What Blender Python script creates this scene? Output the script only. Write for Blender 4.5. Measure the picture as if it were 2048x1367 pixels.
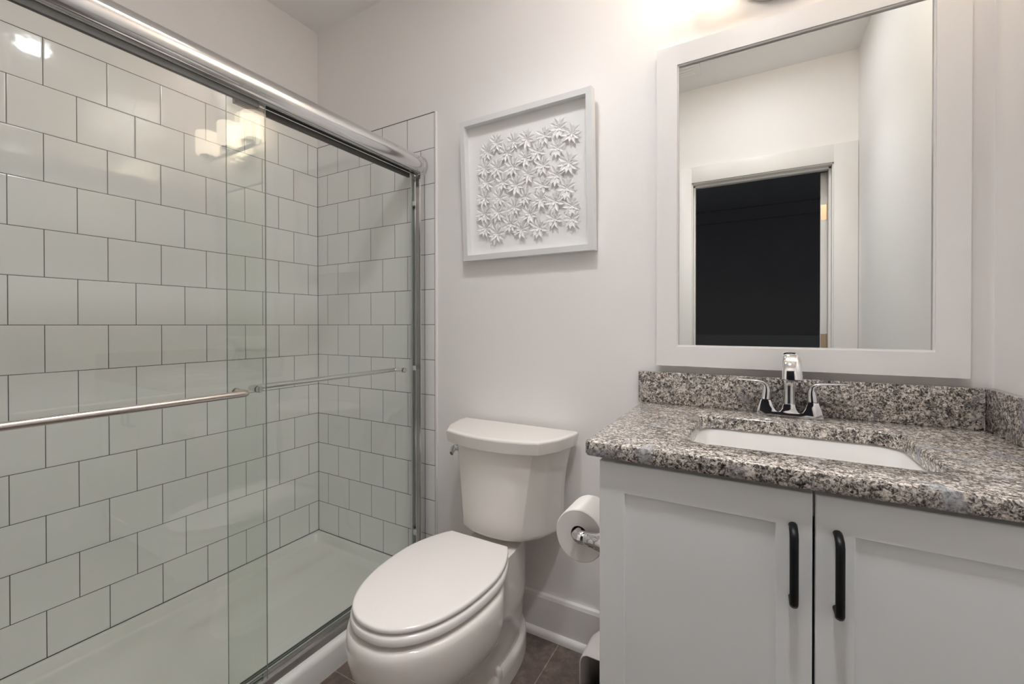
import bpy, bmesh, math, random
from mathutils import Vector, Matrix
PI = math.pi
random.seed(7)
C = bpy.context.scene.collection
scene = bpy.context.scene
for o in list(bpy.data.objects):
    bpy.data.objects.remove(o)

# ------------------------------------------------------------------ camera
yaw, pitch, roll = -0.51266, -0.00585, -0.00084
fw = Vector((math.sin(yaw)*math.cos(pitch), math.cos(yaw)*math.cos(pitch), math.sin(pitch)))
rt = Vector((math.cos(yaw), -math.sin(yaw), 0))
up = rt.cross(fw)
rt2 = rt*math.cos(roll) + up*math.sin(roll)
up2 = up*math.cos(roll) - rt*math.sin(roll)
cd = bpy.data.cameras.new('camera')
cam = bpy.data.objects.new('camera', cd)
C.objects.link(cam)
m = Matrix((rt2, up2, -fw)).transposed().to_4x4()
m.translation = Vector((1.99148, -1.46203, 1.16520))
cam.matrix_world = m
cd.sensor_width = 36
cd.lens = 856.96*36/2048
cd.shift_y = -29.27/2048
cd.clip_start = 0.02
scene.camera = cam

# ------------------------------------------------------------------ world / exposure
w = bpy.data.worlds.new('world')
scene.world = w
w.use_nodes = True
w.node_tree.nodes['Background'].inputs[0].default_value = (0.060, 0.060, 0.066, 1)
w.node_tree.nodes['Background'].inputs[1].default_value = 1.0
scene.view_settings.view_transform = 'Standard'
scene.view_settings.look = 'None'
scene.view_settings.gamma = 1
scene.view_settings.use_curve_mapping = False
scene.view_settings.exposure = 0.27
cy = scene.cycles
cy.max_bounces = 14
cy.diffuse_bounces = 8
cy.glossy_bounces = 6
cy.transmission_bounces = 8
cy.transparent_max_bounces = 16
cy.caustics_reflective = False
cy.caustics_refractive = False
cy.sample_clamp_indirect = 6
cy.use_denoising = True
SHADE_L = 4.6          # radiance of the frosted lamp shades
CAN_L = 58.0            # radiance of the recessed lights' lenses
BULB_W = 84.0           # light leaving the open top of each vanity shade
CAN_W = 34.5            # beam of each recessed light

# ------------------------------------------------------------------ room numbers
XR, YF, ZC = 2.497, -1.577, 2.692       # right wall, door wall, ceiling
ZT, ZB, TH, TW = 2.09, 0.089, 0.154, 0.1568   # tile top, tile bottom, row height, tile width
XT = 0.783                              # end of the tile on the back wall

# ------------------------------------------------------------------ materials
def mat(name, col=(0.8, 0.8, 0.8), rough=0.5, metal=0.0, spec=0.5, coat=0.0):
    mt = bpy.data.materials.new(name)
    mt.use_nodes = True
    b = mt.node_tree.nodes['Principled BSDF']
    b.inputs['Base Color'].default_value = (*col, 1)
    b.inputs['Roughness'].default_value = rough
    b.inputs['Metallic'].default_value = metal
    b.inputs['Specular IOR Level'].default_value = spec
    b.inputs['Coat Weight'].default_value = coat
    return mt

def nodes(mt):
    nt = mt.node_tree
    return nt, nt.nodes['Principled BSDF'], nt.nodes.new, nt.links.new

def noise(nt, vec, scale, detail=3, rough=0.5, dist=0.0):
    n = nt.nodes.new('ShaderNodeTexNoise')
    n.inputs['Scale'].default_value = scale
    n.inputs['Detail'].default_value = detail
    n.inputs['Roughness'].default_value = rough
    n.inputs['Distortion'].default_value = dist
    nt.links.new(vec, n.inputs['Vector'])
    return n

def ramp(nt, fac, stops, interp='LINEAR'):
    r = nt.nodes.new('ShaderNodeValToRGB')
    r.color_ramp.interpolation = interp
    e = r.color_ramp.elements
    while len(e) < len(stops):
        e.new(0.5)
    for k, (p, c) in zip(e, stops):
        k.position = p
        k.color = (*c, 1)
    nt.links.new(fac, r.inputs['Fac'])
    return r

def painted(name, col, rough=0.5, bump=0.0012, scale=350):
    mt = mat(name, col, rough)
    nt, b, N, L = nodes(mt)
    tc = N('ShaderNodeTexCoord')
    n = noise(nt, tc.outputs['Object'], scale, 2)
    bp = N('ShaderNodeBump')
    bp.inputs['Strength'].default_value = 0.12
    bp.inputs['Distance'].default_value = bump
    L(n.outputs['Fac'], bp.inputs['Height'])
    L(bp.outputs['Normal'], b.inputs['Normal'])
    return mt

def tile_mat(name, axis, origin):
    """glossy white ceramic in running bond with thin dark grout"""
    mt = mat(name, (0.8, 0.79, 0.77), 0.06, spec=0.5)
    nt, b, N, L = nodes(mt)
    tc = N('ShaderNodeTexCoord')
    sp = N('ShaderNodeSeparateXYZ')
    L(tc.outputs['Object'], sp.inputs[0])
    mu = N('ShaderNodeMath'); mu.operation = 'MULTIPLY_ADD'
    mu.inputs[1].default_value = -1 if axis == 'Y' else 1
    mu.inputs[2].default_value = -origin
    L(sp.outputs[axis], mu.inputs[0])
    mv = N('ShaderNodeMath'); mv.operation = 'ADD'
    mv.inputs[1].default_value = -ZT + 14*TH
    L(sp.outputs['Z'], mv.inputs[0])
    cb = N('ShaderNodeCombineXYZ')
    L(mu.outputs[0], cb.inputs['X']); L(mv.outputs[0], cb.inputs['Y'])
    def brick(size, smooth):
        br = N('ShaderNodeTexBrick')
        br.offset = 0.5; br.offset_frequency = 2; br.squash = 1
        br.inputs['Scale'].default_value = 1
        br.inputs['Mortar Size'].default_value = size
        br.inputs['Mortar Smooth'].default_value = smooth
        br.inputs['Bias'].default_value = 0
        br.inputs['Brick Width'].default_value = TW
        br.inputs['Row Height'].default_value = TH
        L(cb.outputs[0], br.inputs['Vector'])
        return br
    br = brick(0.0011, 0.0)
    br.inputs['Color1'].default_value = (0.87, 0.865, 0.86, 1)
    br.inputs['Color2'].default_value = (0.85, 0.845, 0.84, 1)
    br.inputs['Mortar'].default_value = (0.045, 0.04, 0.036, 1)
    L(br.outputs['Color'], b.inputs['Base Color'])
    rm = N('ShaderNodeMapRange')
    rm.inputs['To Min'].default_value = 0.075; rm.inputs['To Max'].default_value = 0.8
    L(br.outputs['Fac'], rm.inputs['Value'])
    L(rm.outputs[0], b.inputs['Roughness'])
    b2 = brick(0.0045, 0.8)
    inv = N('ShaderNodeMath'); inv.operation = 'SUBTRACT'; inv.inputs[0].default_value = 1
    L(b2.outputs['Fac'], inv.inputs[1])
    bp = N('ShaderNodeBump'); bp.inputs['Strength'].default_value = 0.35; bp.inputs['Distance'].default_value = 0.0015
    L(inv.outputs[0], bp.inputs['Height'])
    n = noise(nt, tc.outputs['Object'], 16, 2)
    b3 = N('ShaderNodeBump'); b3.inputs['Strength'].default_value = 0.16; b3.inputs['Distance'].default_value = 0.004
    L(n.outputs['Fac'], b3.inputs['Height'])
    L(bp.outputs['Normal'], b3.inputs['Normal'])
    L(b3.outputs['Normal'], b.inputs['Normal'])
    return mt

def granite_mat():
    mt = mat('granite', rough=0.14)
    nt, b, N, L = nodes(mt)
    tc = N('ShaderNodeTexCoord')
    v = tc.outputs['Object']
    n1 = noise(nt, v, 165, 7, 0.70, 1.0)
    base = ramp(nt, n1.outputs['Fac'], [(0.38, (0.026, 0.022, 0.020)), (0.455, (0.15, 0.127, 0.112)), (0.515, (0.50, 0.455, 0.415)), (0.60, (0.82, 0.77, 0.72))])
    n2 = noise(nt, v, 42, 5, 0.65, 1.6)
    dk = ramp(nt, n2.outputs['Fac'], [(0.36, (0.34, 0.34, 0.35)), (0.48, (0.85, 0.84, 0.83)), (0.62, (1.18, 1.16, 1.14))])
    mx = N('ShaderNodeMix'); mx.data_type = 'RGBA'; mx.blend_type = 'MULTIPLY'
    mx.inputs['Factor'].default_value = 1
    L(base.outputs[0], mx.inputs['A']); L(dk.outputs[0], mx.inputs['B'])
    # smooth grey quartz pools
    n3 = noise(nt, v, 9, 3, 0.55, 0.8)
    pool = ramp(nt, n3.outputs['Fac'], [(0.60, (0, 0, 0)), (0.70, (0.9, 0.9, 0.9))])
    n4 = noise(nt, v, 120, 3, 0.6, 0.5)
    grey = ramp(nt, n4.outputs['Fac'], [(0.33, (0.10, 0.10, 0.115)), (0.5, (0.36, 0.36, 0.38)), (0.7, (0.58, 0.58, 0.59))])
    mg = N('ShaderNodeMix'); mg.data_type = 'RGBA'
    L(pool.outputs[0], mg.inputs['Factor']); L(mx.outputs['Result'], mg.inputs['A']); L(grey.outputs[0], mg.inputs['B'])
    # black mica flecks
    n5 = noise(nt, v, 75, 5, 0.72, 1.5)
    fl = ramp(nt, n5.outputs['Fac'], [(0.34, (0.9, 0.9, 0.9)), (0.39, (0, 0, 0))])
    mb = N('ShaderNodeMix'); mb.data_type = 'RGBA'
    L(fl.outputs[0], mb.inputs['Factor']); L(mg.outputs['Result'], mb.inputs['A'])
    mb.inputs['B'].default_value = (0.040, 0.036, 0.036, 1)
    L(mb.outputs['Result'], b.inputs['Base Color'])
    return mt

def floor_mat():
    mt = mat('floor_tile', rough=0.42)
    nt, b, N, L = nodes(mt)
    tc = N('ShaderNodeTexCoord')
    sp = N('ShaderNodeSeparateXYZ'); L(tc.outputs['Object'], sp.inputs[0])
    ax = N('ShaderNodeMath'); ax.operation = 'ADD'; ax.inputs[1].default_value = -1.3755 + 3.05
    L(sp.outputs['X'], ax.inputs[0])
    cb = N('ShaderNodeCombineXYZ'); sy_ = N('ShaderNodeMath'); sy_.operation = 'ADD'; sy_.inputs[1].default_value = 0.30; L(sp.outputs['Y'], sy_.inputs[0]); L(sy_.outputs[0], cb.inputs['X']); L(ax.outputs[0], cb.inputs['Y'])
    br = N('ShaderNodeTexBrick'); br.offset = 0.33; br.offset_frequency = 2
    for k, x in (('Scale', 1), ('Mortar Size', 0.0016), ('Mortar Smooth', 0.1), ('Brick Width', 0.61), ('Row Height', 0.305), ('Bias', 0)):
        br.inputs[k].default_value = x
    L(cb.outputs[0], br.inputs['Vector'])
    br.inputs['Color1'].default_value = (0.125, 0.094, 0.078, 1)
    br.inputs['Color2'].default_value = (0.158, 0.125, 0.108, 1)
    br.inputs['Mortar'].default_value = (0.33, 0.28, 0.25, 1)
    n = noise(nt, tc.outputs['Object'], 26, 8, 0.72, 0.3)
    r = ramp(nt, n.outputs['Fac'], [(0.32, (0.55, 0.53, 0.52)), (0.52, (0.98, 0.96, 0.95)), (0.70, (1.7, 1.65, 1.6))])
    mx = N('ShaderNodeMix'); mx.data_type = 'RGBA'; mx.blend_type = 'MULTIPLY'; mx.inputs['Factor'].default_value = 0.85
    L(br.outputs['Color'], mx.inputs['A']); L(r.outputs[0], mx.inputs['B'])
    L(mx.outputs['Result'], b.inputs['Base Color'])
    bp = N('ShaderNodeBump'); bp.inputs['Strength'].default_value = 0.15; bp.inputs['Distance'].default_value = 0.002
    L(n.outputs['Fac'], bp.inputs['Height']); L(bp.outputs['Normal'], b.inputs['Normal'])
    return mt

def glass_mat(name, tint):
    """clear toughened pane: straight-through tint plus a Fresnel surface reflection"""
    mt = bpy.data.materials.new(name); mt.use_nodes = True
    nt = mt.node_tree; nt.nodes.clear(); N = nt.nodes.new; L = nt.links.new
    out = N('ShaderNodeOutputMaterial'); tr = N('ShaderNodeBsdfTransparent'); gl = N('ShaderNodeBsdfGlossy')
    tr.inputs['Color'].default_value = (*tint, 1)
    gl.inputs['Roughness'].default_value = 0.0
    gl.inputs['Color'].default_value = (1, 1, 1, 1)
    lw = N('ShaderNodeLayerWeight')                 # Schlick: 0.04 + 0.96 * (1 - cos)^5
    pw = N('ShaderNodeMath'); pw.operation = 'POWER'; pw.inputs[1].default_value = 5
    L(lw.outputs['Facing'], pw.inputs[0])
    fr = N('ShaderNodeMath'); fr.operation = 'MULTIPLY_ADD'; fr.inputs[1].default_value = 0.96; fr.inputs[2].default_value = 0.04
    L(pw.outputs[0], fr.inputs[0])
    lw.inputs['Blend'].default_value = 0.5
    mx = N('ShaderNodeMixShader')
    L(fr.outputs[0], mx.inputs['Fac']); L(tr.outputs[0], mx.inputs[1]); L(gl.outputs[0], mx.inputs[2])
    L(mx.outputs[0], out.inputs['Surface'])
    return mt

def emit_mat(name, col, s):
    mt = mat(name, col, 0.4)
    b = mt.node_tree.nodes['Principled BSDF']
    b.inputs['Emission Color'].default_value = (*col, 1)
    b.inputs['Emission Strength'].default_value = s
    return mt

def brushed(name, col, rough):
    mt = mat(name, col, rough, 1.0)
    b = mt.node_tree.nodes['Principled BSDF']
    b.inputs['Anisotropic'].default_value = 0.4
    nt = mt.node_tree
    tc = nt.nodes.new('ShaderNodeTexCoord')
    mp = nt.nodes.new('ShaderNodeMapping'); mp.inputs['Scale'].default_value = (900, 6, 900)
    nt.links.new(tc.outputs['Object'], mp.inputs['Vector'])
    n = noise(nt, mp.outputs[0], 1, 2)
    mr = nt.nodes.new('ShaderNodeMapRange')
    mr.inputs['To Min'].default_value = rough*0.8; mr.inputs['To Max'].default_value = rough*1.25
    nt.links.new(n.outputs['Fac'], mr.inputs['Value']); nt.links.new(mr.outputs[0], b.inputs['Roughness'])
    return mt

M = {}
M['wall'] = painted('wall_paint', (0.87, 0.848, 0.836), 0.55)
M['ceiling'] = painted('ceiling_paint', (0.85, 0.842, 0.835), 0.7)
M['trim'] = painted('trim_paint', (0.82, 0.80, 0.785), 0.32, 0.0004, 120)
M['tile_y'] = tile_mat('wall_tile_long', 'Y', 0.0562)
M['tile_x'] = tile_mat('wall_tile_end', 'X', 0.1557)
M['grout'] = painted('dark_grout', (0.045, 0.04, 0.036), 0.85)
M['granite'] = granite_mat()
M['floor'] = floor_mat()
M['glass'] = glass_mat('door_glass', (0.962, 0.977, 0.963))
M['glass_edge'] = mat('glass_edge', (0.34, 0.41, 0.37), 0.15)
M['nickel'] = brushed('brushed_nickel', (0.73, 0.725, 0.72), 0.13)
M['lamplit'] = brushed('lamplit_nickel', (0.60, 0.55, 0.51), 0.22)  # warm tint paints in the lamp's reflection on the outer towel bar
M['darkmetal'] = brushed('dark_brushed_metal', (0.36, 0.36, 0.355), 0.35)  # evenly dark brushed metal, used on the faucet aerator
M['seal'] = mat('grey_seal', (0.07, 0.07, 0.065), 0.6)
M['chrome'] = mat('chrome', (0.80, 0.80, 0.81), 0.04, 1.0)
M['ceramic'] = mat('bone_porcelain', (0.80, 0.765, 0.73), 0.07, coat=0.2)
M['seatplastic'] = mat('seat_plastic', (0.83, 0.79, 0.765), 0.16)
M['pan'] = mat('acrylic_pan', (0.80, 0.79, 0.765), 0.13)
M['sink'] = mat('sink_porcelain', (0.83, 0.82, 0.80), 0.06)
M['cabinet'] = painted('cabinet_paint', (0.88, 0.895, 0.90), 0.33, 0.0003, 200)
M['cabinside'] = painted('cabinet_carcass', (0.40, 0.37, 0.32), 0.6, 0.0003, 200)
M['black'] = mat('black_pull', (0.006, 0.006, 0.0065), 0.42, spec=0.3)
M['rubber'] = mat('black_rubber', (0.008, 0.008, 0.008), 0.4)
M['clear'] = mat('clear_bumper', (0.62, 0.62, 0.61), 0.2)
M['paper'] = painted('tissue_paper', (0.84, 0.80, 0.765), 0.9, 0.001, 160)
M['card'] = mat('cardboard_core', (0.30, 0.28, 0.27), 0.9)
M['art'] = painted('art_paper', (0.89, 0.88, 0.87), 0.8, 0.0006, 500)
M['artframe'] = painted('frame_paint', (0.74, 0.745, 0.75), 0.35, 0.0003, 100)
M['mirror'] = mat('mirror_silver', (0.80, 0.825, 0.81), 0.0, 1.0)
M['plastic'] = mat('white_plastic', (0.80, 0.77, 0.75), 0.3)
M['brass'] = mat('satin_brass', (0.72, 0.56, 0.40), 0.3, 1.0)
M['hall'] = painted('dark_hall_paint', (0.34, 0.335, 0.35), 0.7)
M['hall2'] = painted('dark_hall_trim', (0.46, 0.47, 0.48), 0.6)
M['shade'] = emit_mat('lit_frosted_shade', (1.0, 0.85, 0.66), SHADE_L)
M['can'] = emit_mat('lit_lens', (0.97, 0.98, 1.0), CAN_L)

# ------------------------------------------------------------------ mesh helpers
def nb():
    return bmesh.new()

def join(bm, other):
    me = bpy.data.meshes.new('t')
    other.to_mesh(me); other.free()
    bm.from_mesh(me)
    bpy.data.meshes.remove(me)

def bx(bm, x0, x1, y0, y1, z0, z1, bev=0.0, seg=2, mi=0):
    t = bmesh.new()
    bmesh.ops.create_cube(t, size=1)
    for v in t.verts:
        v.co = Vector(((x0+x1)/2 + v.co.x*(x1-x0), (y0+y1)/2 + v.co.y*(y1-y0), (z0+z1)/2 + v.co.z*(z1-z0)))
    if bev > 0:
        bmesh.ops.bevel(t, geom=list(t.edges), offset=bev, segments=seg, profile=0.5, affect='EDGES')
    for f in t.faces:
        f.material_index = mi
    join(bm, t)
    return bm

def box(*a, **k):
    return bx(nb(), *a, **k)

def loft(bm, rings, cap0=True, cap1=True, closed=True, mi=0):
    vs = [[bm.verts.new(Vector(p)) for p in r] for r in rings]
    n = len(rings[0])
    for a, b in zip(vs, vs[1:]):
        for i in range(n if closed else n-1):
            j = (i+1) % n
            f = bm.faces.new((a[i], a[j], b[j], b[i])); f.material_index = mi
    if cap0:
        bm.faces.new(list(reversed(vs[0]))).material_index = mi
    if cap1:
        bm.faces.new(vs[-1]).material_index = mi
    return bm

def tube(bm, pts, r, n=16, caps=True, squash=(1, 1), upv=None):
    pts = [Vector(p) for p in pts]
    rs = r if isinstance(r, (list, tuple)) else [r]*len(pts)
    t0 = (pts[1]-pts[0]).normalized()
    u = Vector(upv) if upv else (Vector((0, 0, 1)) if abs(t0.z) < 0.9 else Vector((1, 0, 0)))
    u = (u - t0*u.dot(t0)).normalized()
    rings = []
    for i, p in enumerate(pts):
        if i == 0: t = pts[1]-pts[0]
        elif i == len(pts)-1: t = pts[-1]-pts[-2]
        else: t = (pts[i+1]-p).normalized() + (p-pts[i-1]).normalized()
        t.normalize()
        u = (u - t*u.dot(t)).normalized()
        v = t.cross(u)
        rings.append([p + (u*math.cos(a)*squash[0] + v*math.sin(a)*squash[1])*rs[i] for a in (2*PI*k/n for k in range(n))])
    return loft(bm, rings, caps, caps)

def lathe(bm, prof, c, axis='Z', n=32, cap0=False, cap1=False):
    c = Vector(c)
    rings = []
    for r, h in prof:
        ring = []
        for k in range(n):
            a = 2*PI*k/n
            x, y = r*math.cos(a), r*math.sin(a)
            ring.append(c + (Vector((x, y, h)) if axis == 'Z' else Vector((x, h, -y)) if axis == 'Y' else Vector((h, x, y))))
        rings.append(ring)
    return loft(bm, rings, cap0, cap1)

def fillet(poly, radii, seg=6):
    """round the corners of a closed 2-D polygon"""
    out = []
    n = len(poly)
    for i, p in enumerate(poly):
        r = radii[i] if isinstance(radii, (list, tuple)) else radii
        p = Vector(p); a = Vector(poly[i-1]); b = Vector(poly[(i+1) % n])
        u = (a-p); v = (b-p); lu, lv = u.length, v.length
        u.normalize(); v.normalize()
        ang = u.angle(v)
        if r <= 0 or ang > PI-0.02:
            out += [p.copy()]*1
            continue
        d = min(r/math.tan(ang/2), lu*0.48, lv*0.48)
        for k in range(seg+1):
            t = k/seg
            out.append((p+u*d)*(1-t)**2 + p*2*t*(1-t) + (p+v*d)*t*t)
    return out

def prism(bm, poly, a, b, plane='XZ', bev=0.0, mi=0):
    """extrude a 2-D polygon from a to b along the missing axis"""
    f = {'XZ': lambda p, h: (p[0], h, p[1]), 'YZ': lambda p, h: (h, p[0], p[1]), 'XY': lambda p, h: (p[0], p[1], h)}[plane]
    t = bmesh.new()
    loft(t, [[f(p, a) for p in poly], [f(p, b) for p in poly]])
    bmesh.ops.recalc_face_normals(t, faces=list(t.faces))
    if bev > 0:
        e = [e for e in t.edges if len(e.link_faces) == 2 and any(len(q.verts) > 4 for q in e.link_faces)]
        bmesh.ops.bevel(t, geom=e, offset=bev, segments=2, profile=0.5, affect='EDGES')
    for q in t.faces: q.material_index = mi
    join(bm, t)
    return bm

def origin_of(o):
    p = Vector((0, 0, 0))
    while o is not None:
        p = p + o.location
        o = o.parent
    return p

def obj(name, bm, m, parent=None, smooth=35, loc=None):
    """link bm (in room coordinates) as ONE mesh object; parents are never rotated"""
    bmesh.ops.recalc_face_normals(bm, faces=list(bm.faces))
    base = origin_of(parent) if parent else Vector((0, 0, 0))
    if loc is not None:
        base = base + (Vector(loc) - base)
    for v in bm.verts:
        v.co -= base
    me = bpy.data.meshes.new(name)
    bm.to_mesh(me); bm.free()
    for q in (m if isinstance(m, (list, tuple)) else [m]):
        me.materials.append(q)
    if smooth:
        me.shade_smooth()
        me.set_sharp_from_angle(angle=math.radians(smooth))
    o = bpy.data.objects.new(name, me)
    C.objects.link(o)
    if parent:
        o.parent = parent
        o.location = base - origin_of(parent)
    else:
        o.location = base
    return o

def wn(o):
    q = o.modifiers.new('normals', 'WEIGHTED_NORMAL'); q.keep_sharp = True; q.weight = 80
    return o

def tag(o, label, cat, group=None):
    o['label'] = label; o['category'] = cat
    if group: o['group'] = group
    return o

def thing(name, label, cat, loc, group=None):
    o = bpy.data.objects.new(name, None)
    o.empty_display_size = 0.05
    C.objects.link(o)
    o.location = loc
    return tag(o, label, cat, group)

def struct(name, bm, m, parent=None, smooth=0):
    o = obj(name, bm, m, parent, smooth)
    if parent is None:
        o['kind'] = 'structure'
    return o

# ------------------------------------------------------------------ room shell
struct('floor', box(-0.12, XR+0.12, YF-0.115, 0.12, -0.1, 0.0), M['floor'])
struct('ceiling', box(-0.12, XR+0.12, YF-0.115, 0.12, ZC, ZC+0.1), M['ceiling'])
wl = struct('wall_left', box(-0.12, -0.006, YF, 0.006, 0, ZC), M['wall'])
wb = struct('wall_back', box(-0.12, XR+0.12, 0.006, 0.12, 0, ZC), M['wall'])
struct('wall_right', box(XR, XR+0.12, YF, 0.006, 0, ZC), M['wall'])
OX0, OX1, OZ = 1.630, 2.398, 2.093          # door opening in the near wall
JX0, JX1, JZ = 1.648, 2.380, 2.075
bm = nb()
bx(bm, -0.12, OX0, YF-0.115, YF, 0, ZC)
bx(bm, OX1, XR+0.12, YF-0.115, YF, 0, ZC)
bx(bm, OX0, OX1, YF-0.115, YF, OZ, ZC)
wf = struct('wall_front', bm, M['wall'])
# shower tile set on the walls
struct('tile_field', box(-0.006, 0.0, YF, 0.006, ZB, ZT), M['tile_y'], wl)
struct('grout_joint', box(-0.001, 0.0012, YF, 0.0, ZB-0.0015, ZB+0.001), M['grout'], wl)
struct('grout_joint', box(-0.003, 0.0012, YF, 0.0, ZT-0.0005, ZT+0.0008), M['grout'], wl)
struct('tile_field', box(0.0, XT, 0.0, 0.006, ZB, ZT), M['tile_x'], wb)
bm = nb()
bx(bm, 0.0, XT, -0.0012, 0.001, ZB-0.0015, ZB+0.001)
struct('grout_joint', bm, M['grout'], wb)
struct('grout_joint', box(0.0, XT, -0.0012, 0.003, ZT-0.0008, ZT+0.0014), M['grout'], wb)
struct('grout_joint', box(0.0, 0.0016, -0.0016, 0.0, ZB, ZT), M['grout'], wb)
struct('grout_joint', box(XT-0.0003, XT+0.0014, -0.0012, 0.003, ZB, ZT), M['grout'], wb)
struct('tile_edge_trim', box(XT+0.0014, XT+0.0095, -0.0022, 0.006, ZB-0.08, ZT+0.003, bev=0.001), M['trim'], wb)
struct('tile_field', box(0.0, XT, YF, YF+0.006, ZB, ZT), M['tile_x'], wf)

# baseboards
bm = nb()
prism(bm, [(0.006, 0.0), (-0.010, 0.0), (-0.010, 0.140), (-0.006, 0.151), (0.006, 0.153)], XT+0.012, 1.72, 'YZ')
bb = struct('baseboard_back', bm, M['trim'])
bm = nb()
prism(bm, [(-0.010, 0.0), (-0.024, 0.0), (-0.024, 0.012), (-0.021, 0.020), (-0.016, 0.025), (-0.010, 0.027)], XT+0.012, 1.72, 'YZ')
struct('shoe_molding', bm, M['trim'], bb, 40)
bm = nb()
prism(bm, [(XR, 0.0), (XR-0.014, 0.0), (XR-0.014, 0.140), (XR-0.009, 0.151), (XR, 0.153)], YF, -0.58, 'XZ')
struct('baseboard_right', bm, M['trim'])
bm = nb()
prism(bm, [(YF, 0.0), (YF+0.014, 0.0), (YF+0.014, 0.140), (YF+0.009, 0.151), (YF, 0.153)], 0.80, JX0-0.108, 'YZ')
struct('baseboard_front', bm, M['trim'])

# doorway behind the camera, seen in the mirror: casing, jamb, open door with hinges
bm = nb()
for (a, b, c, d) in ((JX0-0.106, JX0-0.006, 0, JZ+0.106), (JX1+0.006, XR-0.0015, 0, JZ+0.106)):
    bx(bm, a, b, YF, YF+0.018, c, d, bev=0.0015)
bx(bm, JX0-0.0062, JX1+0.0062, YF, YF+0.018, JZ+0.006, JZ+0.106, bev=0.0015)
casing = struct('trim_1', bm, M['trim'], smooth=30)
bm = nb()
bx(bm, JX0-0.018, JX0, YF-0.118, YF+0.004, 0, JZ+0.018, bev=0.001)
bx(bm, JX1, JX1+0.018, YF-0.118, YF+0.004, 0, JZ+0.018, bev=0.001)
bx(bm, JX0-0.018, JX1+0.018, YF-0.118, YF+0.004, JZ, JZ+0.018, bev=0.001)
bx(bm, JX0, JX0+0.011, YF-0.075, YF-0.038, 0, JZ, bev=0.001)
bx(bm, JX1-0.011, JX1, YF-0.075, YF-0.038, 0, JZ, bev=0.001)
bx(bm, JX0, JX1, YF-0.075, YF-0.038, JZ-0.011, JZ, bev=0.001)
struct('trim_2', bm, M['trim'], smooth=30)
hx, hy = JX1-0.004, YF-0.122                   # hinge pin
def rotdoor(bm, ang=math.radians(100)):
    for v in bm.verts:
        x, y = v.co.x, v.co.y
        v.co.x = hx + x*math.cos(ang) - y*math.sin(ang)
        v.co.y = hy + x*math.sin(ang) + y*math.cos(ang)
    return bm
# closed, the leaf runs along -x from the pin; it swings out of the room
door = struct('door_1', rotdoor(box(-0.703, -0.004, 0.002, 0.037, 0.012, JZ-0.004, bev=0.0015)), M['trim'], smooth=30)
for z in (1.835, 1.065, 0.25):
    bm = nb()
    bx(bm, -0.0045, -0.0030, 0.004, 0.034, z-0.045, z+0.045)
    tube(bm, [(0, 0.0, z-0.047), (0, 0.0, z+0.047)], 0.006, 12)
    obj('hinge', rotdoor(bm), M['brass'], door, 40)
# the unlit hall beyond
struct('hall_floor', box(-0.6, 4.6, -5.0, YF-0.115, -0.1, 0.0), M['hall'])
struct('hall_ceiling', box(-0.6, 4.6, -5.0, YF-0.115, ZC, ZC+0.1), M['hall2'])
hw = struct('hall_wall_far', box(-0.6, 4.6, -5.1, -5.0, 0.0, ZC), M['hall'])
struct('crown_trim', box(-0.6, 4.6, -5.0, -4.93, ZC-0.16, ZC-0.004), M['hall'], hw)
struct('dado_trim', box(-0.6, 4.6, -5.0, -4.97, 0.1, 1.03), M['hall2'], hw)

# ------------------------------------------------------------------ shower pan
P0, P1 = 0.0, 0.765
def pan_ring(dx0, dx1, dy, z, r=0.03):
    x0, x1, y0, y1 = P0+dx0, P1-dx1, YF+0.006+dy, -dy
    pts = fillet([(x0, y0), (x1, y0), (x1, y1), (x0, y1)], r, 8)
    return [(p[0], p[1], z) for p in pts]
e = 0.001
rings = [pan_ring(e, 0.0, e, 0.0, 0.002), pan_ring(e, 0.0, e, 0.070, 0.002), pan_ring(e, 0.003, e, 0.079, 0.002), pan_ring(e, 0.010, e, 0.0865, 0.002),
         pan_ring(e, 0.02, e, 0.0875, 0.002), pan_ring(0.013, 0.095, 0.013, 0.0875, 0.03), pan_ring(0.0155, 0.098, 0.0155, 0.0868, 0.032), pan_ring(0.0175, 0.100, 0.0175, 0.0845, 0.034),
         pan_ring(0.0275, 0.110, 0.0275, 0.0560, 0.042), pan_ring(0.0300, 0.1125, 0.0300, 0.0515, 0.044), pan_ring(0.0345, 0.117, 0.0345, 0.0480, 0.048), pan_ring(0.041, 0.1235, 0.041, 0.0465, 0.055), pan_ring(0.052, 0.134, 0.052, 0.0455, 0.06)]
bm = nb()
vs = [[bm.verts.new(p) for p in r] for r in rings]
n = len(rings[0])
for a, b in zip(vs, vs[1:]):
    for i in range(n):
        bm.faces.new((a[i], a[(i+1) % n], b[(i+1) % n], b[i]))
ctr = bm.verts.new((0.38, -1.33, 0.038))
for i in range(n):
    bm.faces.new((vs[-1][i], vs[-1][(i+1) % n], ctr))
pan = thing('shower_pan', 'white acrylic shower base with raised curb on the floor under the glass doors', 'shower pan', (0.38, -0.78, 0))
obj('base', bm, M['pan'], pan, 50)
bm = nb()
lathe(bm, [(0.0001, 0.0425), (0.045, 0.0425), (0.05, 0.0415), (0.05, 0.036)], (0.38, -1.33, 0), n=32)
obj('drain', bm, M['chrome'], pan)

# ------------------------------------------------------------------ shower door frame
YA = YF+0.008
fr = thing('shower_door_frame', 'brushed nickel shower door frame with rounded header rail between tiled end walls', 'shower door frame', (0.70, -0.78, 0.0875))
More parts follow.
